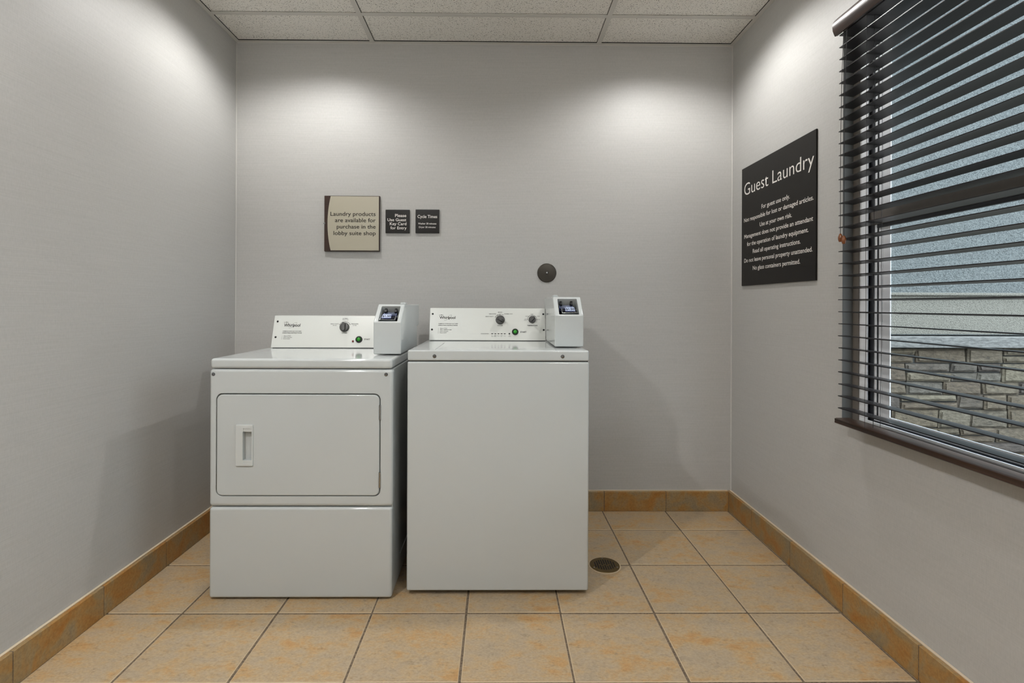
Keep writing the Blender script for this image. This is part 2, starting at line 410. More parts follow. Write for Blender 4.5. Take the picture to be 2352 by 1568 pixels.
# floor: bevelled tiles on a grout bed
T_, X0, Y0, G = 0.336, 0.565, 2.490, 0.0075
bm = bmesh.new()
box(bm, XL - TH, XO, YF - TH, D + TH, -0.06, -0.0022, mi=1)
i0 = math.floor((XL - X0) / T_); i1 = math.ceil((XR - X0) / T_)
j1 = math.ceil((Y0 - YF) / T_)
for i in range(i0, i1):
    for j in range(-1, j1):
        a, b = X0 + i * T_ + G / 2, X0 + (i + 1) * T_ - G / 2
        c, d = Y0 - (j + 1) * T_ + G / 2, Y0 - j * T_ - G / 2
        a, b, c, d = max(a, XL), min(b, XR), max(c, YF), min(d, D)
        if b - a < 0.01 or d - c < 0.01: continue
        jx, jy = random.uniform(-.0008, .0008), random.uniform(-.0008, .0008)
        vs = [bm.verts.new(p) for p in ((a + jx, c + jy, -0.006), (b + jx, c + jy, -0.006), (b + jx, d + jy, -0.006), (a + jx, d + jy, -0.006))]
        e = 0.0022
        us = [bm.verts.new(p) for p in ((a + jx, c + jy, -0.0012), (b + jx, c + jy, -0.0012), (b + jx, d + jy, -0.0012), (a + jx, d + jy, -0.0012))]
        ts = [bm.verts.new(p) for p in ((a + e + jx, c + e + jy, 0), (b - e + jx, c + e + jy, 0), (b - e + jx, d - e + jy, 0), (a + e + jx, d - e + jy, 0))]
        bm.faces.new(ts)
        for k in range(4):
            q = (k + 1) % 4
            bm.faces.new((vs[k], vs[q], us[q], us[k])); bm.faces.new((us[k], us[q], ts[q], ts[k])).material_index = 2
struct('floor', bm, [tile_m, grout_m, tile_edge_m])

# tiled baseboards
BH, BT = 0.1055, 0.0225
def baseboard(name, along, cuts, face0, face1, s):
    """tiles along X or Y; face0 is the wall, face1 the room side"""
    bm = bmesh.new()
    lo, hi = min(face0, face1), max(face0, face1)
    for a, b in zip(cuts, cuts[1:]):
        a2, b2 = a + 0.0012, b - 0.0012
        if along == 'X': box(bm, a2, b2, lo, hi, 0.0008, BH, 0.0016, 1)
        else: box(bm, lo, hi, a2, b2, 0.0008, BH, 0.0016, 1)
    # grout backing and the pale caulk bead on top
    q = 0.0012 if s > 0 else -0.0012
    if along == 'X':
        box(bm, cuts[0], cuts[-1], lo + max(q, 0) + 0.0010, hi + min(q, 0) , 0.0, BH - 0.001, mi=1)
        box(bm, cuts[0], cuts[-1], D - 0.013, D - 0.0002, BH - 0.0005, BH + 0.0022, 0.001, 1, mi=2)
    else:
        box(bm, lo + 0.0012, hi - 0.0012, cuts[0], cuts[-1], 0.0, BH - 0.001, mi=1)
        w = face0
        box(bm, min(w, w + s * 0.012), max(w, w + s * 0.012), cuts[0], cuts[-1], BH - 0.0005, BH + 0.0022, 0.001, 1, mi=2)
    struct(name, bm, [base_m, grout_m, base_top_m])
xs = [0.5734 + k * 0.3305 for k in range(-6, 3)]
xs = [XL + BT] + [x for x in xs if XL + 0.05 < x < XR - 0.04] + [XR - BT]
baseboard('baseboard_back', 'X', xs, D, D - BT, -1)
ys = [2.473 - k * 0.3290 for k in range(0, 14)]
ys = [YF] + sorted(y for y in ys if y > YF + 0.05) + [D]
baseboard('baseboard_right', 'Y', ys, XR, XR - BT, -1)
ys = [2.476 - k * 0.3365 for k in range(0, 14)]
ys = [YF] + sorted(y for y in ys if y > YF + 0.05) + [D]
baseboard('baseboard_left', 'Y', ys, XL, XL + BT, 1)

# suspended ceiling: mineral tiles dropped into a white grid
GX = [-1.895, -0.672, 0.536, 1.755]
GY = [2.462 - 0.6095 * k for k in range(0, 8)]
ZC = HC - 0.002
bm = bmesh.new()
box(bm, XL - TH, XO, YF - TH, D + TH, ZC + 0.02, ZC + 0.08, mi=1)
ex = [XL] + [x for x in GX if XL < x < XR] + [XR]
ey = [YF] + sorted(y for y in GY if YF + 0.03 < y < D) + [D]
for a, b in zip(ex, ex[1:]):
    for c, d in zip(ey, ey[1:]):
        box(bm, a + 0.004, b - 0.004, c + 0.004, d - 0.004, ZC + 0.0035, ZC + 0.018, mi=0)
struct('ceiling', bm, [ceil_m, gap_m])
aw = 0.022
bm = bmesh.new(); gw = 0.0125
for x in ex[1:-1]:
    box(bm, x - gw, x + gw, YF, D, ZC - 0.001, ZC + 0.0015, 0.0005, 1)
    box(bm, x - gw + (0.003 if x < 0 else -0.002), x + gw + (0.002 if x < 0 else -0.003), YF, D - aw, ZC + 0.0005, ZC + 0.0034, mi=1)
for y in ey[1:-1]:
    for a, b in zip(ex, ex[1:]):
        lo = a + (gw if a != XL else 0); hi = b - (gw if b != XR else 0)
        box(bm, lo, hi, y - gw, y + gw, ZC - 0.0006, ZC + 0.0015)
        box(bm, lo, hi, y - gw + 0.003, y + gw - 0.003, ZC + 0.0015, ZC + 0.0034, mi=1)
struct('trim_3', bm, [grid_m, gap_m])
bm = bmesh.new(); aw = 0.022                                   # wall angle all round
box(bm, XL, XR, D - aw, D, ZC - 0.0012, ZC + 0.001); box(bm, XL, XR, D - 0.002, D, ZC - 0.003, ZC)
box(bm, XL, XL + aw, YF, D - aw, ZC - 0.0012, ZC + 0.001); box(bm, XR - aw, XR, YF, D - aw, ZC - 0.0012, ZC + 0.001)
box(bm, XL, XR, D - aw - 0.0035, D, ZC + 0.0005, ZC + 0.0034, mi=1)
box(bm, XL, XL + aw + 0.002, YF, D, ZC + 0.0005, ZC + 0.0034, mi=1); box(bm, XR - aw - 0.002, XR, YF, D, ZC + 0.0005, ZC + 0.0034, mi=1)
struct('trim_4', bm, [grid_m, gap_m])

# recessed downlights, the rear left one added as fill
for k, (lx, ly, pw) in enumerate(DOWNLIGHTS):
    t = thing('ceiling_downlight', (lx, ly, ZC), 'round white recessed downlight in the ceiling tiles', 'ceiling light', 'recessed downlights')
    bm = bmesh.new(); lathe(bm, [(0.062, 0.0), (0.078, -0.0035), (0.082, -0.002), (0.084, 0.003), (0.062, 0.003)], (lx, ly, ZC), 40); obj('trim_ring', bm, trimw_m, t)
    bm = bmesh.new(); cyl(bm, (lx, ly, ZC + 0.001), 'Z', 0.062, 0.002, 40); obj('lens', bm, lens_m, t, smooth=False)
    ld = bpy.data.lights.new('downlight_lamp', 'SPOT'); ld.energy = pw; ld.color = LIGHT_COL
    ld.spot_size = math.radians(152 if k < 2 else 136); ld.spot_blend = 0.55 if k < 2 else 0.4; ld.shadow_soft_size = 0.03
    lo = bpy.data.objects.new('downlight_lamp', ld); COL.objects.link(lo); lo.parent = t; lo.location = (0, 0, -0.012)

for gx, gy, pw in FILL_GLOBES:  # lamps added to fill the room with ambient light
    t = thing('added_globe', (gx, gy, ZC), 'added fill globe under the ceiling, unseen behind the camera', 'ceiling light', 'added fill globes behind the camera')
    bm = bmesh.new(); lathe(bm, [(0.0, 0.0), (0.06, 0.0), (0.06, -0.018), (0.045, -0.024), (0.0, -0.024)], (gx, gy, ZC), 32); obj('canopy', bm, trimw_m, t)
    bm = bmesh.new(); R_ = 0.10
    lathe(bm, [(R_ * math.sin(math.radians(a)), -0.115 + R_ * math.cos(math.radians(a))) for a in range(20, 181, 10)], (gx, gy, ZC), 32)
    obj('globe', bm, globe_m, t)

# ------------------------------------------------------------------ outside
bm = bmesh.new(); EY = 3.40
box(bm, XO, 6.5, EY + 0.03, EY + 0.3, 1.190, 5.2, mi=0)
box(bm, XO, 6.5, EY + 0.012, EY + 0.3, 0.905, 1.190, 0.008, 2, mi=1)
we = struct('wall_exterior', bm, [stucco_m, stucco2_m])
bm = bmesh.new(); box(bm, XO, 6.5, EY - 0.045, EY + 0.3, 0.824, 0.899, 0.006, 2); obj('cap_stone', bm, cap_m, we, smooth=False)
bm = bmesh.new(); box(bm, XO, 6.5, EY - 0.006, EY + 0.03, 1.172, 1.192, 0.005, 3); obj('stucco_band', bm, stucco2_m, we, smooth=False)
bm = bmesh.new(); box(bm, XO, 6.5, EY + 0.02, EY + 0.3, -0.1, 0.824, mi=1)
z = 0.818; rr = random.Random(5)
while z > -0.1:
    h = rr.choice([0.07, 0.085, 0.10, 0.125]); x = XO + rr.uniform(-0.2, 0)
    while x < 6.2:
        w = rr.uniform(0.15, 0.42)
        rows = [(z - h, z)] if not (h > 0.09 and rr.random() < 0.45) else [(z - h, z - h * 0.52), (z - h * 0.48, z)]
        for (a, b) in rows:
            dpt = rr.uniform(0.0, 0.016); x0, x1 = max(x + 0.004, XO), x + w - 0.004
            if x1 - x0 < 0.03: continue
            vs = box(bm, x0, x1, EY - dpt, EY + 0.05, a + 0.003, b - 0.003)
            fr_ = [q for q in vs if q.co.y < EY + 0.02]
            for q in fr_:
                q.co.x += rr.uniform(-0.009, 0.009); q.co.z += rr.uniform(-0.004, 0.004); q.co.y += rr.uniform(-0.003, 0.003)
                q.co.x = max(q.co.x, XO)
            es = list(set(e for q in fr_ for e in q.link_edges if all(w_ in fr_ for w_ in e.verts)))
            bmesh.ops.bevel(bm, geom=es, offset=0.012, segments=3, affect='EDGES', clamp_overlap=True)
        x += w
    z -= h
obj('stone_cladding', bm, [stone_m, mortar_m], we, smooth=False)
bm = bmesh.new(); box(bm, XO, 9.0, -6, EY + 0.3, -0.16, -0.1); struct('ground', bm, ground_m)

# ------------------------------------------------------------------ the window
def ring(bm, x0, x1, y0, y1, z0, z1, w, bev=0.001, mi=0, wb=None, wt=None):
    wb = w if wb is None else wb; wt = w if wt is None else wt
    box(bm, x0, x1, y0, y1, z0, z0 + wb, bev, 1, mi); box(bm, x0, x1, y0, y1, z1 - wt, z1, bev, 1, mi)
    box(bm, x0, x1, y1 - w, y1, z0 + wb, z1 - wt, bev, 1, mi); box(bm, x0, x1, y0, y0 + w, z0 + wb, z1 - wt, bev, 1, mi)
wn_ = bpy.data.objects.new('window_1', None); COL.objects.link(wn_); wn_.location = (XR, OY1, OZ0); ORG[wn_.name] = Vector(wn_.location); wn_['kind'] = 'structure'
def step(bm, x0, x1, yi, zb, zt, mi=0, z_lo=OZ0, z_hi=OZ1, bev=0.0006):
    """one step of the frame profile: a ring from the opening to its inner edge"""
    w = OY1 - yi; ring(bm, x0, x1, OY0, OY1, z_lo, z_hi, w, bev, mi, zb - z_lo, z_hi - zt)
bm = bmesh.new(); ring(bm, XR + 0.0005, 1.3002, OY0, OY1, OZ0, OZ1, 0.0012, 0.0); obj('jamb_shade', bm, jamb_m, wn_, smooth=False)  # lining added to dim the return, its shade painted on
bm = bmesh.new(); step(bm, 1.3003, 1.3043, 1.8246, 0.690, 2.086); obj('stop_frame', bm, tan_m, wn_, smooth=False)
bm = bmesh.new(); step(bm, 1.3043, 1.3083, 1.7862, 0.6990, 2.076); obj('window_frame', bm, vinyl_m, wn_, smooth=False)
bm = bmesh.new(); step(bm, 1.3143, 1.3180, 1.7710, 0.7020, 2.070, bev=0.0); obj('recess_shade', bm, recess_dark_m, wn_, smooth=False)  # dark ring painted for the shade in the deep frame recess
bm = bmesh.new(); step(bm, 1.3180, 1.3200, 1.7595, 0.7045, 2.066); step(bm, 1.3200, 1.3210, 1.7550, 0.7055, 2.064, 1, bev=0.0); obj('track', bm, [vinyl_m, recess_dark_m], wn_, smooth=False)
bm = bmesh.new(); ring(bm, 1.3290, XO - 0.01, OY0, OY1, OZ0, OZ1, 0.012, 0.001, 0); ring(bm, 1.3083, 1.3290, OY0, OY1, OZ0, OZ1, 0.004, 0.0, 0); obj('outer_frame', bm, vinyl_m, wn_, smooth=False)
MZ0, MZ1 = 1.373, 1.432
for nm, z0, z1 in (('lower_sash', OZ0 + 0.01, MZ0 + 0.02), ('upper_sash', MZ1 - 0.02, OZ1 - 0.01)):
    lo = nm == 'lower_sash'; bm = bmesh.new()
    ring(bm, 1.3212, 1.3235, OY0 + 0.01, OY1 - 0.01, z0, z1, OY1 - 0.01 - 1.7375, 0.0006, 0, 0.722 - z0 if lo else 0.012, 0.012 if lo else 0.07)
    ring(bm, 1.3220, 1.3250, OY0 + 0.02, OY1 - 0.02, z0, z1, OY1 - 0.02 - 1.7050, 0.0006, 0, 0.725 - z0 if lo else 0.014, 0.014 if lo else 0.075)
    sh = obj(nm, bm, vinyl_m, wn_, smooth=False)
    bm = bmesh.new(); box(bm, 1.3252, 1.3282, OY0 + 0.03, 1.835, z0 + 0.004, z1 - 0.004); obj('pane', bm, glass_m, sh, smooth=False)
bm = bmesh.new(); box(bm, 1.3130, 1.3285, OY0 + 0.01, 1.8240, MZ0 + 0.010, MZ1, 0.002, 1); box(bm, 1.3180, 1.3285, OY0 + 0.01, 1.790, MZ0 - 0.002, MZ0 + 0.012, mi=1)  # second box is a painted shadow line under the rail
obj('meeting_rail', bm, [taupe_m, recess_dark_m], wn_, smooth=False)

# ------------------------------------------------------------------ venetian blind
BY0, BY1 = 0.30, 1.770
bl = thing('window_blind', (1.215, BY1, 0.69), 'dark espresso wooden venetian blind with open slats over the window', 'blind')
PITCH, ZS0, NS = 0.04187, 0.7435, 32
tilt = math.radians(3.2)
slat_me = None
for k in range(NS):
    zc = ZS0 + k * PITCH
    if slat_me is None:
        bm = bmesh.new(); A = []
        prof = []
        for q in range(9):
            u = -0.025 + 0.05 * q / 8; prof.append((u, 0.0012 * (1 - (u / 0.025) ** 2) + 0.0014))
        for q in range(8, -1, -1):
            u = -0.025 + 0.05 * q / 8; prof.append((u, 0.0012 * (1 - (u / 0.025) ** 2) - 0.0014))
        prof = [(u * math.cos(tilt) + w * math.sin(tilt), -u * math.sin(tilt) + w * math.cos(tilt)) for u, w in prof]
        prism(bm, prof, 'Y', BY0, BY1)
        bmesh.ops.translate(bm, vec=(1.215, 0, ZS0), verts=bm.verts)
        s = obj('slat', bm, wood_m, bl, wn=False); slat_me = s.data
    else:
        s = bpy.data.objects.new('slat', slat_me); link_obj(s, bl); s.location = (0, random.uniform(-0.002, 0.002), k * PITCH)
# valance: moulded board with a bowed face
bm = bmesh.new()
prof = [(1.190, 2.047), (1.180, 2.044), (1.1775, 2.048), (1.172, 2.062), (1.170, 2.078), (1.173, 2.092), (1.181, 2.102), (1.186, 2.103), (1.192, 2.100)]
prism(bm, prof, 'Y', BY0 - 0.01, 1.778, mi=0); obj('valance', bm, rail_m, bl)
bm = bmesh.new(); box(bm, 1.194, 1.243, BY0 + 0.005, 1.765, 2.062, 2.106, 0.002, 1); obj('headrail', bm, black_m, bl)
bm = bmesh.new()
prof = [(1.185, 0.692), (1.187, 0.690), (1.241, 0.690), (1.243, 0.692), (1.243, 0.704), (1.236, 0.7075), (1.192, 0.7075), (1.185, 0.7055), (1.186, 0.699)]
prism(bm, prof, 'Y', BY0, 1.780); obj('bottom_rail', bm, rail_m, bl)
for cyy in (1.636, 0.44):
    bm = bmesh.new(); z = 0.707
    wob = random.uniform(-1, 1)
    for xx in (1.1895, 1.2405):
        tube(bm, [(xx, cyy + 0.004 * math.sin(i * 1.3 + wob) * (1 if i < 2 else 0.25), 0.705 + i * (2.065 - 0.705) / 12) for i in range(13)], 0.0007, 5)
    tube(bm, [(1.215, cyy, 0.705), (1.215, cyy, 2.065)], 0.0009, 5)
    for k in range(NS):
        zc = ZS0 + k * PITCH
        tube(bm, [(1.1895, cyy, zc - 0.0005), (1.215, cyy, zc - 0.0022), (1.2405, cyy, zc - 0.0030)], 0.0007, 4)
    obj('ladder_cord', bm, cord_m, bl, wn=False)
    bm = bmesh.new(); lathe(bm, [(0.0, -0.006), (0.005, -0.005), (0.006, 0.0), (0.0, 0.0)], (1.205, cyy, 0.690), 12); obj('cord_plug', bm, rail_m, bl)
for (cyy, zt, q) in ((1.741, 1.3475, 0.0), (1.7235, 1.3385, 0.004)):
    bm = bmesh.new(); tube(bm, [(1.177 - q * 0, cyy, zt), (1.1775, cyy + 0.0012, zt + 0.25), (1.1785, cyy - 0.0006, zt + 0.5), (1.186, cyy, 2.06)], 0.0009, 6)
    c = obj('pull_cord', bm, cord_m, bl, wn=False)
    bm = bmesh.new()
    lathe(bm, [(0.0, 0.0), (0.0028, -0.0005), (0.0042, -0.004), (0.0068, -0.011), (0.0072, -0.017), (0.0060, -0.024), (0.0042, -0.0285), (0.0, -0.029)], (1.177, cyy, zt + 0.001), 20)
    obj('tassel', bm, amber_m, c, label='glossy amber wooden tassel')

# ------------------------------------------------------------------ signs
TB = Matrix(((1, 0, 0, 0), (0, 0, -1, 0), (0, 1, 0, 0), (0, 0, 0, 1)))       # local x,y,h -> room x,z, towards the room
def back_T(y): 
    m = TB.copy(); m.translation = (0, y, 0); return m
# lobby shop sign
sg = thing('wall_sign', (-0.777, D, 1.528), 'beige square sign in dark wood frame about laundry products in the lobby shop', 'sign')
bm = bmesh.new(); box(bm, -0.9235, -0.6298, D - 0.015, D, 1.3804, 1.6759, 0.0008, 1); obj('backing_board', bm, signwood_m, sg, smooth=False)
bm = bmesh.new()
pts = [(-0.633, 1.3846), (-0.633, 1.6725)]
N = 20
for k in range(N + 1):
    a = -1 + 2 * k / N; pts.append((-0.9052 + 0.0165 * (a * a), 1.6725 - (k / N) * (1.6725 - 1.3846)))
prism(bm, pts, 'Y', D - 0.0195, D - 0.015, 0.0009, 2, which='A'); obj('face_panel', bm, signtan_m, sg, label='beige face panel with a curved left edge')
L1 = [("Laundry products", -0.8895, -0.6503, 1.5683, 0.0221), ("are available for", -0.8649, -0.6496, 1.5350, 0.0222), ("purchase in the", -0.8559, -0.6494, 1.5010, 0.0222), ("lobby suite shop", -0.8726, -0.6493, 1.4664, 0.0221)]
bm = bmesh.new()
for s_t, a, b, z, c in L1: text_to(bm, s_t, a, b, z, c, back_T(D - 0.0195), 0.006)
obj('lettering', bm, ink_m, sg, smooth=False)
bm = bmesh.new(); lathe(bm, [(0.0, 0.005), (0.0025, 0.0045), (0.0048, 0.002), (0.0052, -0.001), (0.0, -0.001)], None, 10, Matrix.Translation((-0.9215, D - 0.0155, 1.5282)) @ Matrix.Rotation(math.pi / 2, 4, 'X'))
box(bm, -0.9285, -0.9215, D - 0.016, D - 0.012, 1.5255, 1.5310, 0.0005, 1); obj('clip', bm, chrome_m, sg)
# two small black plaques
PL = [('black square plaque asking guests to use their key card for entry', -0.5997, -0.4716, 1.4797, 1.6044,
       [("Please", -0.5487, -0.4888, 1.5657, 0.0168), ("Use Guest", -0.5891, -0.4887, 1.5433, 0.0156), ("Key Card", -0.5766, -0.4880, 1.5220, 0.0157), ("for Entry", -0.5733, -0.4870, 1.4999, 0.0159)]),
      ('black square plaque listing the cycle times of washer and dryer', -0.4396, -0.3131, 1.4805, 1.6062,
       [("Cycle Times", -0.4288, -0.3241, 1.5610, 0.0166), ("Washer 30 minutes", -0.4260, -0.3281, 1.5267, 0.0095), ("Dryer 30 minutes", -0.4212, -0.3325, 1.5078, 0.0091)])]
for lab, a, b, z0, z1, LL in PL:
    p = thing('wall_plaque', ((a + b) / 2, D, (z0 + z1) / 2), lab, 'sign', 'small black plaques on the back wall')
    bm = bmesh.new(); box(bm, a, b, D - 0.009, D, z0, z1, 0.0008, 1); obj('plate', bm, signblk_m, p, smooth=False)
    bm = bmesh.new()
    for s_t, x, y, z, c in LL: text_to(bm, s_t, x, y, z, c, back_T(D - 0.009), 0.010)
    obj('lettering', bm, signlet_m, p, smooth=False)
# guest laundry sign on the right wall
gs = thing('wall_sign', (XR, 2.307, 1.50), 'large dark Guest Laundry rules sign on the window wall', 'sign')
bm = bmesh.new(); box(bm, XR - 0.007, XR, 2.0010, 2.6115, 1.2008, 1.7994, 0.0008, 1); obj('plate', bm, signblk_m, gs, smooth=False)
TR = Matrix(((0, 0, -1, XR - 0.007), (-1, 0, 0, 0), (0, 1, 0, 0), (0, 0, 0, 1)))   # local x -> -Y
bm = bmesh.new()
for s_t, a, b, z, c, bo in [("Guest Laundry", 2.5852, 2.0129, 1.6577, 0.0640, 0.0), ("For guest use only.", 2.4155, 2.1809, 1.5616, 0.0212, 0.0), ("Not responsible for lost or damaged articles.", 2.5863, 2.0148, 1.5225, 0.0208, 0.0),
        ("Use at your own risk.", 2.4310, 2.1649, 1.4793, 0.0208, 0.0), ("Management does not provide an attendant", 2.5834, 2.0178, 1.4395, 0.0208, 0.0), ("for the operation of laundry equipment.", 2.5548, 2.0480, 1.3989, 0.0208, 0.0),
        ("Read all operating instructions.", 2.4966, 2.1017, 1.3583, 0.0208, 0.0), ("Do not leave personal property unattended.", 2.5824, 2.0205, 1.3174, 0.0208, 0.0), ("No glass containers permitted.", 2.4959, 2.1042, 1.2755, 0.0208, 0.0)]:
    text_to(bm, s_t, -a, -b, z, c, TR, -0.006 if c > 0.05 else 0.008)
    if s_t == "Guest Laundry": obj('title_lettering', bm, signlet_m, gs, smooth=False); bm = bmesh.new()
obj('rules_lettering', bm, signlet_m, gs, smooth=False)

# round cover plate on the back wall
cp = thing('cover_plate', (0.2643, D, 1.2710), 'round dark metal cover plate screwed to the wall above the washer', 'cover plate')
TC = Matrix.Translation((0.2643, D, 1.2710)) @ Matrix.Rotation(math.pi / 2, 4, 'X')
bm = bmesh.new(); lathe(bm, [(0.0, 0.0), (0.0512, 0.0), (0.0512, 0.0025), (0.0490, 0.0050), (0.0462, 0.0052), (0.0455, 0.0042), (0.030, 0.0050), (0.009, 0.0054), (0.0075, 0.0035), (0.0, 0.0035)], None, 48, TC); obj('disc', bm, bronze_m, cp)
bm = bmesh.new(); lathe(bm, [(0.0, 0.0034), (0.0062, 0.0034), (0.0058, 0.0060), (0.004, 0.0072), (0.0, 0.0074)], None, 20, TC); obj('screw', bm, steel_m, cp)

# floor drain
dx, dyy, dr = 0.4567, 2.148, 0.0625
fd = thing('floor_drain', (dx, dyy, 0.0), 'round brass floor drain grate in the tiles beside the washer', 'drain')
bm = bmesh.new(); lathe(bm, [(0.0, 0.0006), (dr + 0.0055, 0.0006), (dr + 0.004, 0.0018), (dr, 0.0022), (dr - 0.004, 0.0014), (0.0, 0.0014)], (dx, dyy, 0), 56); obj('grout_ring', bm, tile_edge_m, fd)
bm = bmesh.new(); lathe(bm, [(0.0, 0.0012), (dr, 0.0012), (dr, 0.0036), (dr - 0.0015, 0.0046), (0.0, 0.0046)], (dx, dyy, 0), 56)
g = obj('grate', bm, brass_m, fd)
bm = bmesh.new()
for k in range(-4, 5):
    x = k * 0.0098; hl = math.sqrt(max(0.0, 0.0455 ** 2 - x * x)) * 0.93
    segs = [(-hl, -0.004), (0.004, hl)] if abs(k) < 3 and k % 2 == 0 else [(-hl, hl)] if abs(k) > 2 else [(-hl, hl * 0.15), (hl * 0.30, hl)]
    if k % 2: segs = [(-hl, -hl * 0.25), (-hl * 0.1, hl)] if abs(k) < 3 else segs
    for a, b in segs:
        prism(bm, rrect(dx + x - 0.0026, dx + x + 0.0026, dyy + a, dyy + b, 0.0024, 3), 'Z', 0.0046, 0.00485)
obj('slot', bm, gap_m, fd, smooth=False, label='black slots of the grate')
for ang in (90, 205, 335):
    bm = bmesh.new(); r_ = dr - 0.009
    lathe(bm, [(0.0, 0.0046), (0.0034, 0.0046), (0.003, 0.0060), (0.0, 0.0064)], (dx + r_ * math.cos(math.radians(ang)), dyy + r_ * math.sin(math.radians(ang)), 0), 12); obj('screw', bm, chrome_m, fd)

# ------------------------------------------------------------------ machine parts
def face_T(x0, yb, zb, yt, zt):
    e = Vector((0, yt - yb, zt - zb)).normalized(); n = Vector((0, -e.z, e.y))
    return Matrix(((1, 0, 0, x0), (0, e.y, n.y, yb), (0, e.z, n.z, zb), (0, 0, 0, 1)))
def screw(parent, T, r=0.0065, mat=None, h=0.003):
    bm = bmesh.new()
    lathe(bm, [(0.0, -0.0005), (r, -0.0005), (r, 0.0006), (r * 0.72, 0.0010), (r * 0.66, h * 0.9), (r * 0.35, h), (r * 0.30, h * 0.55), (0.0, h * 0.5)], None, 20, T)
    if h > 0.0026:
        lathe(bm, [(0.0, h * 0.62), (r * 0.29, h * 0.62), (r * 0.27, h * 0.66), (0.0, h * 0.66)], None, 6, T, mi=1)
        lathe(bm, [(r * 0.73, 0.0011), (r * 0.94, 0.0011), (r * 0.94, 0.0013), (r * 0.73, 0.0013)], None, 20, T, mi=1)
    return obj('screw', bm, [mat or chrome_m, knob_m], parent)
def merge(bm, q, T=None):
    if T is not None: bmesh.ops.transform(q, matrix=T, verts=q.verts)
    me = bpy.data.meshes.new('tmp'); q.to_mesh(me); q.free(); bm.from_mesh(me); bpy.data.meshes.remove(me)
def knob(parent, T, s, t, r, ang, slot=False):
    Tk = T @ Matrix.Translation((s, t, 0)) @ Matrix.Rotation(math.radians(ang), 4, 'Z')
    bm = bmesh.new()
    lathe(bm, [(0.0, 0.0004), (r, 0.0004), (r, 0.004), (r * 0.93, 0.011), (r * 0.86, 0.0125), (0.0, 0.0125)], None, 36, Tk)
    k_ = obj('knob', bm, knob_m, parent)
    g = 0.30 * r; bm = bmesh.new()
    prism(bm, rrect(-g, g, -r * 0.86, r * 0.86, g * 0.7, 4), 'Z', 0.012, 0.0245, 0.0012, 2, which='B'); bmesh.ops.transform(bm, matrix=Tk, verts=bm.verts)
    obj('grip', bm, knob_m, k_)
    bm = bmesh.new(); box(bm, -0.0011 * r / 0.022, 0.0011 * r / 0.022, r * 0.25, r * 0.84, 0.0244, 0.0250); bmesh.ops.transform(bm, matrix=Tk, verts=bm.verts)
    obj('pointer_mark', bm, knobd_m, k_, smooth=False)
    if slot:
        bm = bmesh.new(); box(bm, -g * 0.62, g * 0.62, -r * 0.80, -r * 0.32, 0.0244, 0.0250); bmesh.ops.transform(bm, matrix=Tk, verts=bm.verts)
        obj('slot', bm, knobd_m, k_, smooth=False)
    return k_
def start_button(parent, T, s, t, r):
    Tk = T @ Matrix.Translation((s, t, 0)); bm = bmesh.new()
    lathe(bm, [(0.0, 0.0004), (r, 0.0004), (r, 0.003), (r * 0.88, 0.006), (r * 0.66, 0.0062), (r * 0.60, 0.0030), (0.0, 0.0030)], None, 36, Tk)
    b = obj('start_button', bm, black_m, parent)
    bm = bmesh.new(); lathe(bm, [(0.0, 0.0031), (r * 0.58, 0.0031), (r * 0.56, 0.0075), (r * 0.42, 0.0095), (0.0, 0.0102)], None, 28, Tk)
    obj('button_cap', bm, green_m, b, label='green push cap')
def logo(bm, T, a, b, base, cap, shear):
    text_to(bm, "Whirlpool", a, b, base, cap, T, 0.016, shear=shear)
    w = b - a; cx = a + w * 0.53; cyy = base + cap * 0.42
    ring_flat(bm, cx, cyy, w * 0.275, w * 0.072, w * 0.010, math.radians(37), T, -150, 28, 40)
    ring_flat(bm, cx, cyy, w * 0.275, w * 0.072, w * 0.010, math.radians(37), T, 28, 62, 12)
    ring_flat(bm, cx, cyy, w * 0.275, w * 0.072, w * 0.010, math.radians(37), T, 172, 210, 12)
    # small emblem over the W: an oval between two lozenges
    ex, ez = a + w * 0.115, base + cap * 1.36
    ring_flat(bm, ex, ez, w * 0.060, w * 0.020, w * 0.012, 0, T, 0, 360, 24)
    dot_flat(bm, ex - w * 0.115, ez - cap * 0.03, w * 0.026, w * 0.022, T, seg=4); dot_flat(bm, ex + w * 0.115, ez - cap * 0.03, w * 0.026, w * 0.022, T, seg=4)
    dot_flat(bm, ex + w * 0.02, ez, w * 0.030, w * 0.010, T)
TXT = {}
def console_text(s_t, a, b, z, c, T, bold):
    """group the print on a console: instructions, each dial's words, the start word, the status words"""
    if a < 0.14: g = 'instruction_lettering'
    elif s_t == 'START': g = 'start_lettering'
    elif a < 0.40 and z < 0.034: g = 'status_lettering'
    elif a > 0.44: g = 'temperature_lettering'
    else: g = 'cycle_lettering'
    if g not in TXT: TXT[g] = bmesh.new()
    text_to(TXT[g], s_t, a, b, z, c, T, bold)
def flush_text(con):
    for g in list(TXT): obj(g, TXT.pop(g), ink_m, con, smooth=False)
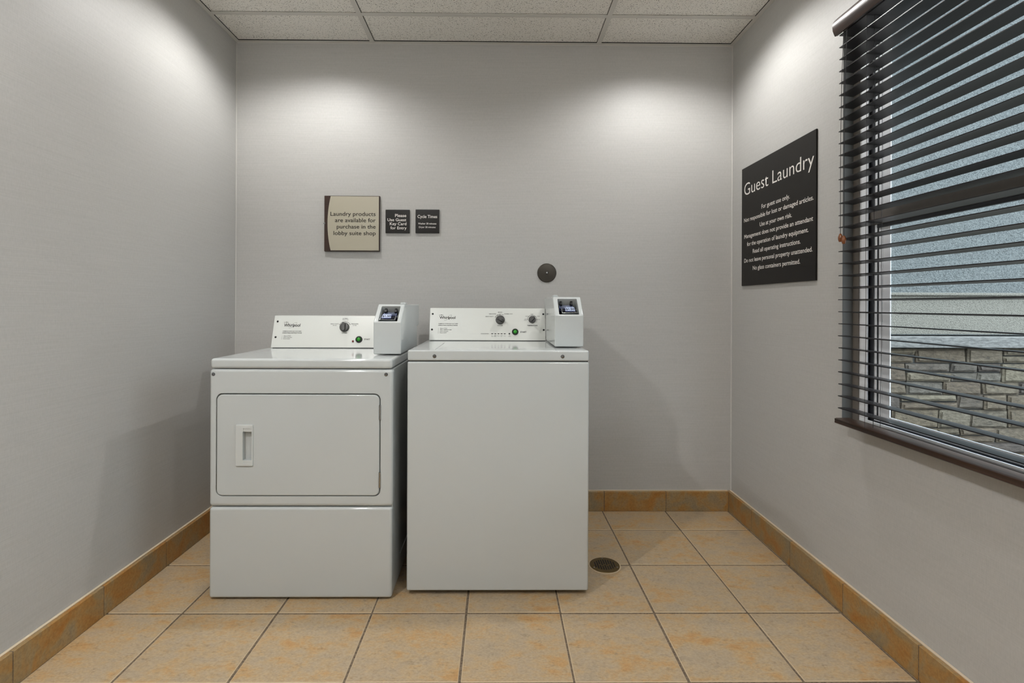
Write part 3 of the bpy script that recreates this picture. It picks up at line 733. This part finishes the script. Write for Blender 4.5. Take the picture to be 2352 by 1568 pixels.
def coin_box(machine, x0, x1, y0, zb, zf, zt, tagside):
    """metal coin box with a raked head, its slide sunk in the head"""
    ys, yb, yh = y0 + 0.083, 2.445, 2.500
    bm = bmesh.new()
    prism(bm, [(y0, zb), (y0, zf), (ys, zt), (yh, zt), (yh, zt - 0.098), (yb, zt - 0.104), (yb, zb)], 'X', x0, x1, 0.0045, 3)
    cb = obj('coin_box', bm, enamel_m, machine)
    e = Vector((0, ys - y0, zt - zf)).normalized(); n = Vector((0, -e.z, e.y))
    TS = Matrix(((1, 0, 0, x0), (0, e.y, n.y, y0), (0, e.z, n.z, zf), (0, 0, 0, 1)))
    Ls = math.hypot(ys - y0, zt - zf); w = x1 - x0
    a, b, t0, t1 = w * 0.155, w * 0.855, 0.004, Ls - 0.012
    c = bmesh.new(); prism(c, rrect(a, b, t0, t1, 0.003, 3), 'Z', -0.050, 0.03); bmesh.ops.transform(c, matrix=TS, verts=c.verts); bmesh.ops.recalc_face_normals(c, faces=c.faces)
    cut(cb, [c])
    ww = b - a; LL = t1 - t0
    def loc(fn, name, mats, label=None, smooth=True):
        q = bmesh.new(); fn(q); bmesh.ops.transform(q, matrix=TS, verts=q.verts); return obj(name, q, mats, cb, smooth=smooth, label=label)
    # dark well, chrome slide, teeth, hooks, price tag
    loc(lambda q: (box(q, a + 0.0004, b - 0.0004, t0 + 0.0004, t0 + 0.030, -0.0495, -0.030), box(q, a + 0.0004, b - 0.0004, t0 + 0.0004, t1 - 0.02, -0.0497, -0.047)), 'slide_well', black_m, smooth=False)
    sx = a + ww * (0.04 if tagside < 0 else 0.16)
    def slide(q):
        box(q, sx, sx + ww * 0.80, t0 + 0.016, t0 + 0.0175, -0.030, -0.006, 0.0004, 1)
        box(q, sx, sx + ww * 0.80, t0 + 0.017, t0 + LL * 0.50, -0.030, -0.028, 0.0004, 1)
        box(q, sx, sx + 0.002, t0 + 0.016, t0 + LL * 0.48, -0.029, -0.008, 0.0004, 1)
        box(q, sx + ww * 0.80 - 0.002, sx + ww * 0.80, t0 + 0.016, t0 + LL * 0.48, -0.029, -0.008, 0.0004, 1)
        for k in range(4): cyl(q, (sx + ww * (0.12 + 0.19 * k), t0 + 0.021, -0.0255), 'Z', 0.002, 0.005, 10)
    loc(slide, 'coin_slide', chrome_m, 'chrome coin slide')
    def teeth(q):
        n = 9
        for k in range(n):
            x = a + ww * (0.17 + 0.62 * k / (n - 1)) + (0.0 if tagside < 0 else -0.004); w2 = 0.0022 if k in (0, n - 1) else 0.0013
            box(q, x - w2, x + w2, t0 + LL * 0.58, t0 + LL * 0.80, -0.030, -0.018, 0.0003, 1, mi=0)
            box(q, x - 0.0008, x + 0.0008, t0 + LL * 0.62, t0 + LL * 0.76, -0.018, -0.0175, mi=1)
        box(q, a + ww * 0.12, a + ww * 0.84, t0 + LL * 0.50, t0 + LL * 0.60, -0.032, -0.024, 0.0005, 1, mi=2)
    loc(teeth, 'slide_comb', [tagb_m, tag_m, black_m], 'blue toothed comb of the coin slide')
    for hx in (0.22, 0.76):
        hh = a + ww * hx - (0.0 if tagside < 0 else 0.003)
        loc(lambda q: prism(q, rrect(hh - 0.0050, hh + 0.0050, t0 + LL * 0.74, t0 + LL * 0.97, 0.0015, 2), 'Z', -0.032, -0.010, 0.0008, 1, which='B'), 'slide_hook', black_m)
    tx = a + ww * (0.10 if tagside < 0 else 0.33); tw = ww * 0.52; tz = t0 + LL * 0.27; tht = LL * 0.27
    def tagf(q):
        prism(q, [(tx, tz), (tx + tw, tz), (tx + tw * 0.93, tz + tht), (tx + tw * 0.07, tz + tht)], 'Z', -0.0085, -0.0060, mi=1)
        m_ = 0.0013
        prism(q, [(tx + m_ * 1.2, tz + m_), (tx + tw - m_ * 1.2, tz + m_), (tx + tw * 0.93 - m_, tz + tht - m_), (tx + tw * 0.07 + m_, tz + tht - m_)], 'Z', -0.0060, -0.0057, mi=0)
        text_to(q, "$1.50", tx + tw * 0.10, tx + tw * 0.90, tz + tht * 0.24, tht * 0.54, Matrix.Identity(4), 0.02, depth=-0.0055, mi=2)
    loc(tagf, 'price_tag', [tag_m, tagb_m, ink_m], 'pale blue price tag reading $1.50', smooth=False)
    # hinge lug on the roof of the box
    q = bmesh.new(); lx = x1 - 0.026 if tagside < 0 else x0 + 0.003
    prism(q, [(lx, zt), (lx + 0.003, zt + 0.0085), (lx + 0.020, zt + 0.0085), (lx + 0.024, zt)], 'Y', ys + 0.03, ys + 0.07, 0.0015, 2); obj('lug', q, enamel_m, cb)
    return cb

# ------------------------------------------------------------------ the dryer
AX0, AX1, AF, AB, AZ = -1.067, -0.388, 1.898, 2.560, 0.896
dry = thing('dryer', ((AX0 + AX1) / 2, (AF + AB) / 2, 0.0), 'white front loading coin operated dryer standing by the left wall', 'dryer')
bm = bmesh.new(); box(bm, AX0 + 0.012, AX1 - 0.012, AF + 0.03, AB - 0.02, 0.0, 0.03); obj('base', bm, base_dark_m, dry, smooth=False)
bm = bmesh.new(); box(bm, AX0 + 0.002, AX1 - 0.002, AF + 0.016, AB, 0.012, 0.8565, 0.004, 2); cab = obj('cabinet', bm, enamel_m, dry)
c = bmesh.new()
for xa, xb in ((AX1 - 0.006, AX1 + 0.05), (AX0 - 0.05, AX0 + 0.006)):
    prism(c, rrect(AF + 0.14, AB - 0.08, 0.09, 0.80, 0.04, 6), 'X', xa, xb)
bmesh.ops.recalc_face_normals(c, faces=c.faces); cut(cab, [c])
bm = bmesh.new(); box(bm, AX0 + 0.003, AX1 - 0.003, AF, AB, 0.8590, AZ, 0.010, 4); obj('top_panel', bm, enamel_m, dry)
bm = bmesh.new(); prism(bm, rrect(AX0, AX1, 0.3475, 0.8568, 0.012, 5), 'Y', AF, AF + 0.026, 0.013, 5, which='A'); fp = obj('front_panel', bm, enamel_m, dry)
c = bmesh.new(); prism(c, rrect(-1.0415, -0.4325, 0.3855, 0.7680, 0.024, 8), 'Y', AF - 0.02, AF + 0.020); bmesh.ops.recalc_face_normals(c, faces=c.faces); cut(fp, [c])
bm = bmesh.new(); prism(bm, rrect(-1.0412, -0.4328, 0.3858, 0.7677, 0.024, 8), 'Y', AF + 0.017, AF + 0.0195); obj('door_recess', bm, gap_m, dry, smooth=False)
bm = bmesh.new(); prism(bm, rrect(-1.0385, -0.4372, 0.3885, 0.7628, 0.021, 8), 'Y', AF - 0.001, AF + 0.016, 0.0035, 3, which='A'); door = obj('door', bm, enamel_m, dry)
c = bmesh.new(); hx0, hx1, hz0, hz1 = -0.9670, -0.9030, 0.4990, 0.6515
prism(c, rrect(hx0 + 0.0265, hx1 - 0.0045, 0.5195, 0.6265, 0.002, 3), 'Y', AF - 0.02, AF + 0.0145); bmesh.ops.recalc_face_normals(c, faces=c.faces)
cut(door, [c])
bm = bmesh.new()
prism(bm, rrect(hx0, hx1, hz0, hz1, 0.003, 3), 'Y', AF - 0.0062, AF - 0.0008, 0.0018, 3, which='A'); hd = obj('handle', bm, plastic_m, door, label='moulded white recessed handle')
c = bmesh.new(); prism(c, rrect(hx0 + 0.0265, hx1 - 0.0045, 0.5195, 0.6265, 0.002, 3), 'Y', AF - 0.03, AF + 0.01)
c2_ = bmesh.new(); prism(c2_, [(hx0 + 0.028, 0.5080), (hx1 - 0.010, 0.5080), (hx1 - 0.004, 0.5185), (hx1 - 0.004, 0.6275), (hx1 - 0.010, 0.6385), (hx0 + 0.028, 0.6385)], 'Y', AF - 0.03, AF - 0.0042)
for q in (c, c2_): bmesh.ops.recalc_face_normals(q, faces=q.faces)
cut(hd, [c, c2_])
bm = bmesh.new(); prism(bm, rrect(AX0 + 0.0005, AX1 - 0.0015, 0.0070, 0.3435, 0.010, 5), 'Y', AF, AF + 0.026, 0.012, 5, which='A'); obj('lower_panel', bm, enamel_m, dry)
for sx, sz in ((-1.0521, 0.8380), (-0.4130, 0.8385)):
    screw(dry, Matrix.Translation((sx, AF, sz)) @ Matrix.Rotation(math.pi / 2, 4, 'X'), 0.0068)
for z0, z1 in ((0.6705, 0.7250), (0.4185, 0.4760)):                    # chrome door hinges
    bm = bmesh.new(); xh = -0.4352
    cyl(bm, (xh, AF - 0.0005, (z0 + z1) / 2), 'Z', 0.0030, z1 - z0, 14)
    for k, (a, b) in enumerate(((0.0, 0.27), (0.28, 0.74), (0.75, 1.0))): cyl(bm, (xh, AF - 0.0005, z0 + (z1 - z0) * (a + b) / 2), 'Z', 0.0042, (z1 - z0) * (b - a) - 0.0008, 14)
    box(bm, xh - 0.0045, xh + 0.0050, AF + 0.001, AF + 0.012, z0 + 0.002, z1 - 0.002, 0.0005, 1); obj('hinge', bm, chrome_m, dry)
    bm = bmesh.new(); box(bm, -1.0412, -1.0388, AF + 0.0015, AF + 0.014, z0 + 0.004, z1 - 0.008, 0.0004, 1); obj('catch', bm, steel_m, dry)
# console
YB_, YT_, ZT_ = 2.351, 2.394, 1.044
TD = face_T(-1.042, YB_, AZ, YT_, ZT_)
bm = bmesh.new(); prism(bm, [(YB_ + 0.0025 * (YT_ - YB_) / (ZT_ - AZ), AZ + 0.0025), (YT_, ZT_), (2.49, ZT_), (2.50, ZT_ - 0.01), (2.50, AZ + 0.0025)], 'X', -1.042, -0.4965, 0.0018, 2); con = obj('control_panel', bm, panel_m, dry)
bm = bmesh.new(); box(bm, -1.036, -0.4970, YB_ + 0.006, 2.49, AZ, AZ + 0.0026); obj('panel_gap_shade', bm, base_dark_m, con, smooth=False)  # dark strip painted for the shade in the gap below the console
bm = bmesh.new()
logo(bm, TD, 0.0496, 0.1253, 0.102, 0.0150, 0.12); obj('brand_logo', bm, ink_m, con, smooth=False); bm = bmesh.new()
for s_t, a, b, z, c in [("COMMERCIAL DRYER HEAVY DUTY SERIES", 0.0459, 0.132, 0.0781, 0.0037), ("START", 0.4253, 0.4534, 0.0394, 0.007), ("CYCLES", 0.3202, 0.3443, 0.07, 0.0053)]: console_text(s_t, a, b, z, c, TD, 0.02)
for s_t, a, b, z, c in [("OPERATING INSTRUCTIONS", 0.0449, 0.135, 0.0693, 0.0051), ("1.", 0.0458, 0.0482, 0.0558, 0.0036), ("Select CYCLE", 0.0535, 0.0862, 0.0558, 0.0036), ("2.", 0.0450, 0.0476, 0.0490, 0.0036), ("Insert Payment", 0.0530, 0.0921, 0.0490, 0.0036),
        ("3.", 0.0445, 0.0470, 0.0421, 0.0036), ("Press START", 0.0525, 0.0843, 0.0421, 0.0036), ("NORMAL", 0.318, 0.344, 0.1400, 0.0041), ("Medium Heat", 0.3186, 0.3455, 0.1340, 0.0034), ("HEAVY DUTY", 0.2641, 0.3031, 0.1134, 0.0045),
        ("High Heat", 0.2748, 0.2932, 0.1068, 0.0036), ("DELICATES", 0.3608, 0.3932, 0.1138, 0.0044), ("Low Heat", 0.3674, 0.3856, 0.1072, 0.0036), ("In Use", 0.3700, 0.3790, 0.0270, 0.0026)]: console_text(s_t, a, b, z, c, TD, 0.014)
flush_text(con)
bm = bmesh.new()
ring_flat(bm, 0.3306, 0.0994, 0.0268, 0.0268, 0.0014, 0, TD, 28, 152, 40)
for an in (28, 90, 152): dot_flat(bm, 0.3306 + 0.0275 * math.cos(math.radians(an)), 0.0994 + 0.0275 * math.sin(math.radians(an)), 0.0016, 0.0016, TD)
obj('dial_scale', bm, ink_m, con, smooth=False)
knob(dry, TD, 0.3306, 0.0994, 0.0222, 2)
start_button(dry, TD, 0.402, 0.0417, 0.0157)
bm = bmesh.new(); lathe(bm, [(0.0, 0.0003), (0.0047, 0.0003), (0.0044, 0.0018), (0.0025, 0.0032), (0.0, 0.0035)], None, 20, TD @ Matrix.Translation((0.3747, 0.0335, 0))); obj('indicator_light', bm, red_m, dry, label='small dark red indicator light')
for s, t_ in ((0.0173, 0.1263), (0.0166, 0.0516)): screw(dry, TD @ Matrix.Translation((s, t_, 0)), 0.0046, black_m, 0.0025)
coin_box(dry, -0.4955, -0.3850, 2.040, 0.9000, 1.029, 1.0995, -1)

# ------------------------------------------------------------------ the washer
BX0, BX1, BF, BB, BZ = -0.340, 0.3485, 1.928, 2.600, 0.927
was = thing('washer', ((BX0 + BX1) / 2, (BF + BB) / 2, 0.0), 'white top loading coin operated washer right of the dryer', 'washer')
bm = bmesh.new(); box(bm, BX0, BX1, BF, BB, 0.017, 0.8835, 0.007, 3); obj('cabinet', bm, enamel_m, was)
for fx in (BX0 + 0.05, BX1 - 0.05):
    for fy in (BF + 0.06, BB - 0.05):
        bm = bmesh.new(); lathe(bm, [(0.0, 0.0), (0.022, 0.0), (0.020, 0.008), (0.008, 0.010), (0.008, 0.0185), (0.0, 0.0185)], (fx, fy, 0), 20); obj('foot', bm, black_m, was)
bm = bmesh.new(); box(bm, BX0 + 0.004, BX1 - 0.004, BF + 0.006, BB - 0.004, 0.8830, 0.8875); obj('top_gasket', bm, base_dark_m, was, smooth=False)
bm = bmesh.new(); box(bm, BX0 + 0.001, BX1 - 0.001, BF, BB, 0.8868, BZ, 0.0065, 4); tp = obj('top_panel', bm, enamel_m, was)
c = bmesh.new(); prism(c, rrect(-0.2385, 0.2270, BF + 0.0125, 2.300, 0.012, 5), 'Z', BZ - 0.004, BZ + 0.02); bmesh.ops.recalc_face_normals(c, faces=c.faces); cut(tp, [c])
bm = bmesh.new(); prism(bm, rrect(-0.2365, 0.2250, BF + 0.0140, 2.298, 0.011, 5), 'Z', BZ - 0.0038, BZ + 0.0008, 0.0015, 2, which='B'); obj('lid', bm, enamel_m, was)
for sx in (-0.2374, 0.2476):
    screw(was, Matrix.Translation((sx, BF, 0.9043)) @ Matrix.Rotation(math.pi / 2, 4, 'X'), 0.0072)
YB_, YT_, ZT_ = 2.424, 2.466, 1.082
TW = face_T(-0.325, YB_, BZ, YT_, ZT_)
bm = bmesh.new(); prism(bm, [(YB_ + 0.0025 * (YT_ - YB_) / (ZT_ - BZ), BZ + 0.0025), (YT_, ZT_), (2.56, ZT_), (2.57, ZT_ - 0.01), (2.57, BZ + 0.0025)], 'X', -0.325, 0.2300, 0.0018, 2); con = obj('control_panel', bm, panel_m, was)
bm = bmesh.new(); box(bm, -0.320, 0.2290, YB_ + 0.006, 2.56, BZ, BZ + 0.0026); obj('panel_gap_shade', bm, base_dark_m, con, smooth=False)  # painted gap shade below the console, as on the dryer
bm = bmesh.new()
logo(bm, TW, 0.0465, 0.1229, 0.1076, 0.0135, 0.0); obj('brand_logo', bm, ink_m, con, smooth=False); bm = bmesh.new()
for s_t, a, b, z, c in [("COMMERCIAL WASHER HEAVY DUTY SERIES", 0.0418, 0.1356, 0.0817, 0.0036), ("START", 0.4343, 0.4635, 0.0403, 0.0075), ("CYCLES", 0.325, 0.35, 0.0729, 0.0053), ("TEMPERATURE", 0.4676, 0.5172, 0.0734, 0.0054)]: console_text(s_t, a, b, z, c, TW, 0.02)
for s_t, a, b, z, c in [("OPERATING INSTRUCTIONS", 0.0412, 0.1342, 0.0729, 0.0049), ("1.", 0.0421, 0.0446, 0.0591, 0.0038), ("Select CYCLE", 0.0515, 0.0846, 0.0591, 0.0038), ("2.", 0.0416, 0.0446, 0.0516, 0.0038), ("Select TEMPERATURE", 0.0510, 0.106, 0.0516, 0.0038),
        ("3.", 0.0416, 0.0446, 0.0441, 0.0038), ("Insert Payment", 0.0508, 0.0905, 0.0441, 0.0038), ("4.", 0.0414, 0.0444, 0.0370, 0.0038), ("Press START", 0.0506, 0.0832, 0.0370, 0.0038),
        ("HEAVY DUTY", 0.2672, 0.307, 0.1176, 0.0045), ("DELICATES", 0.2851, 0.3181, 0.1308, 0.0041), ("MIXED", 0.3280, 0.3481, 0.139, 0.0039), ("NORMAL ECO", 0.3573, 0.3979, 0.1311, 0.0041), ("TAP", 0.4552, 0.4632, 0.106, 0.0027), ("COLD", 0.4527, 0.4652, 0.1002, 0.0027),
        ("COLD", 0.4598, 0.4728, 0.12, 0.0033), ("COOL", 0.4855, 0.4982, 0.131, 0.0033), ("WARM", 0.5141, 0.5283, 0.1202, 0.0033), ("HOT", 0.5197, 0.5292, 0.1037, 0.0031), ("CYCLE STATUS", 0.2456, 0.2834, 0.0337, 0.0037),
        ("In", 0.2982, 0.3018, 0.0254, 0.0027), ("Use", 0.2965, 0.3042, 0.0207, 0.0025), ("Wash", 0.3096, 0.3195, 0.0254, 0.0027), ("Rinse", 0.3096, 0.3197, 0.0208, 0.0025), ("Rinse", 0.3245, 0.335, 0.0238, 0.0027), ("Final", 0.3400, 0.3494, 0.0255, 0.0027),
        ("Spin", 0.3403, 0.3487, 0.0208, 0.0025), ("Done", 0.3547, 0.3652, 0.0239, 0.0027), ("Lid", 0.3802, 0.3865, 0.0256, 0.0027), ("Locked", 0.376, 0.3897, 0.0209, 0.0025)]: console_text(s_t, a, b, z, c, TW, 0.014)
flush_text(con)
for k in range(5):
    x = 0.3004 + 0.0149 * k; bm = bmesh.new()
    prism(bm, rrect(x - 0.0049, x + 0.0049, 0.0352 - 0.0017, 0.0352 + 0.0017, 0.0015, 3), 'Z', 0.0001, 0.0006); bmesh.ops.transform(bm, matrix=TW, verts=bm.verts)
    obj('status_light', bm, black_m, con, smooth=False)
bm = bmesh.new(); dot_flat(bm, 0.3823, 0.0354, 0.0038, 0.0038, TW); obj('status_light', bm, black_m, con, smooth=False)
bm = bmesh.new()
ring_flat(bm, 0.3385, 0.1029, 0.0283, 0.0283, 0.0010, 0, TW, 62, 150, 30); ring_flat(bm, 0.3385, 0.1029, 0.0250, 0.0250, 0.0010, 0, TW, 92, 152, 24)
dot_flat(bm, 0.3385 + 0.0287 * math.cos(math.radians(62)), 0.1029 + 0.0287 * math.sin(math.radians(62)), 0.0015, 0.0015, TW)
for an in (92, 120, 150):
    q = bmesh.new(); box(q, 0.0245, 0.0297, -0.0009, 0.0009, 0.0001, 0.0005); merge(bm, q, TW @ Matrix.Translation((0.3385, 0.1029, 0)) @ Matrix.Rotation(math.radians(an), 4, 'Z'))
obj('dial_scale', bm, ink_m, con, smooth=False); bm = bmesh.new()
ring_flat(bm, 0.4921, 0.1046, 0.0222, 0.0222, 0.0014, 0, TW, 0, 180, 40)
for an in (0, 45, 90, 135, 180): dot_flat(bm, 0.4921 + 0.0229 * math.cos(math.radians(an)), 0.1046 + 0.0229 * math.sin(math.radians(an)), 0.0017, 0.0017, TW)
obj('dial_scale', bm, ink_m, con, smooth=False)
knob(was, TW, 0.3385, 0.1029, 0.0220, 62, True)
knob(was, TW, 0.4921, 0.1046, 0.0176, -42)
start_button(was, TW, 0.410, 0.0444, 0.0155)
for s, t_ in ((0.0133, 0.1315), (0.0125, 0.0547), (0.5500, 0.1322), (0.5505, 0.0544)): screw(was, TW @ Matrix.Translation((s - (0.004 if s > 0.5 else 0), t_, 0)), 0.0046, black_m, 0.0025)
coin_box(was, 0.2312, 0.3470, 2.049, 0.9310, 1.0587, 1.1330, 1)
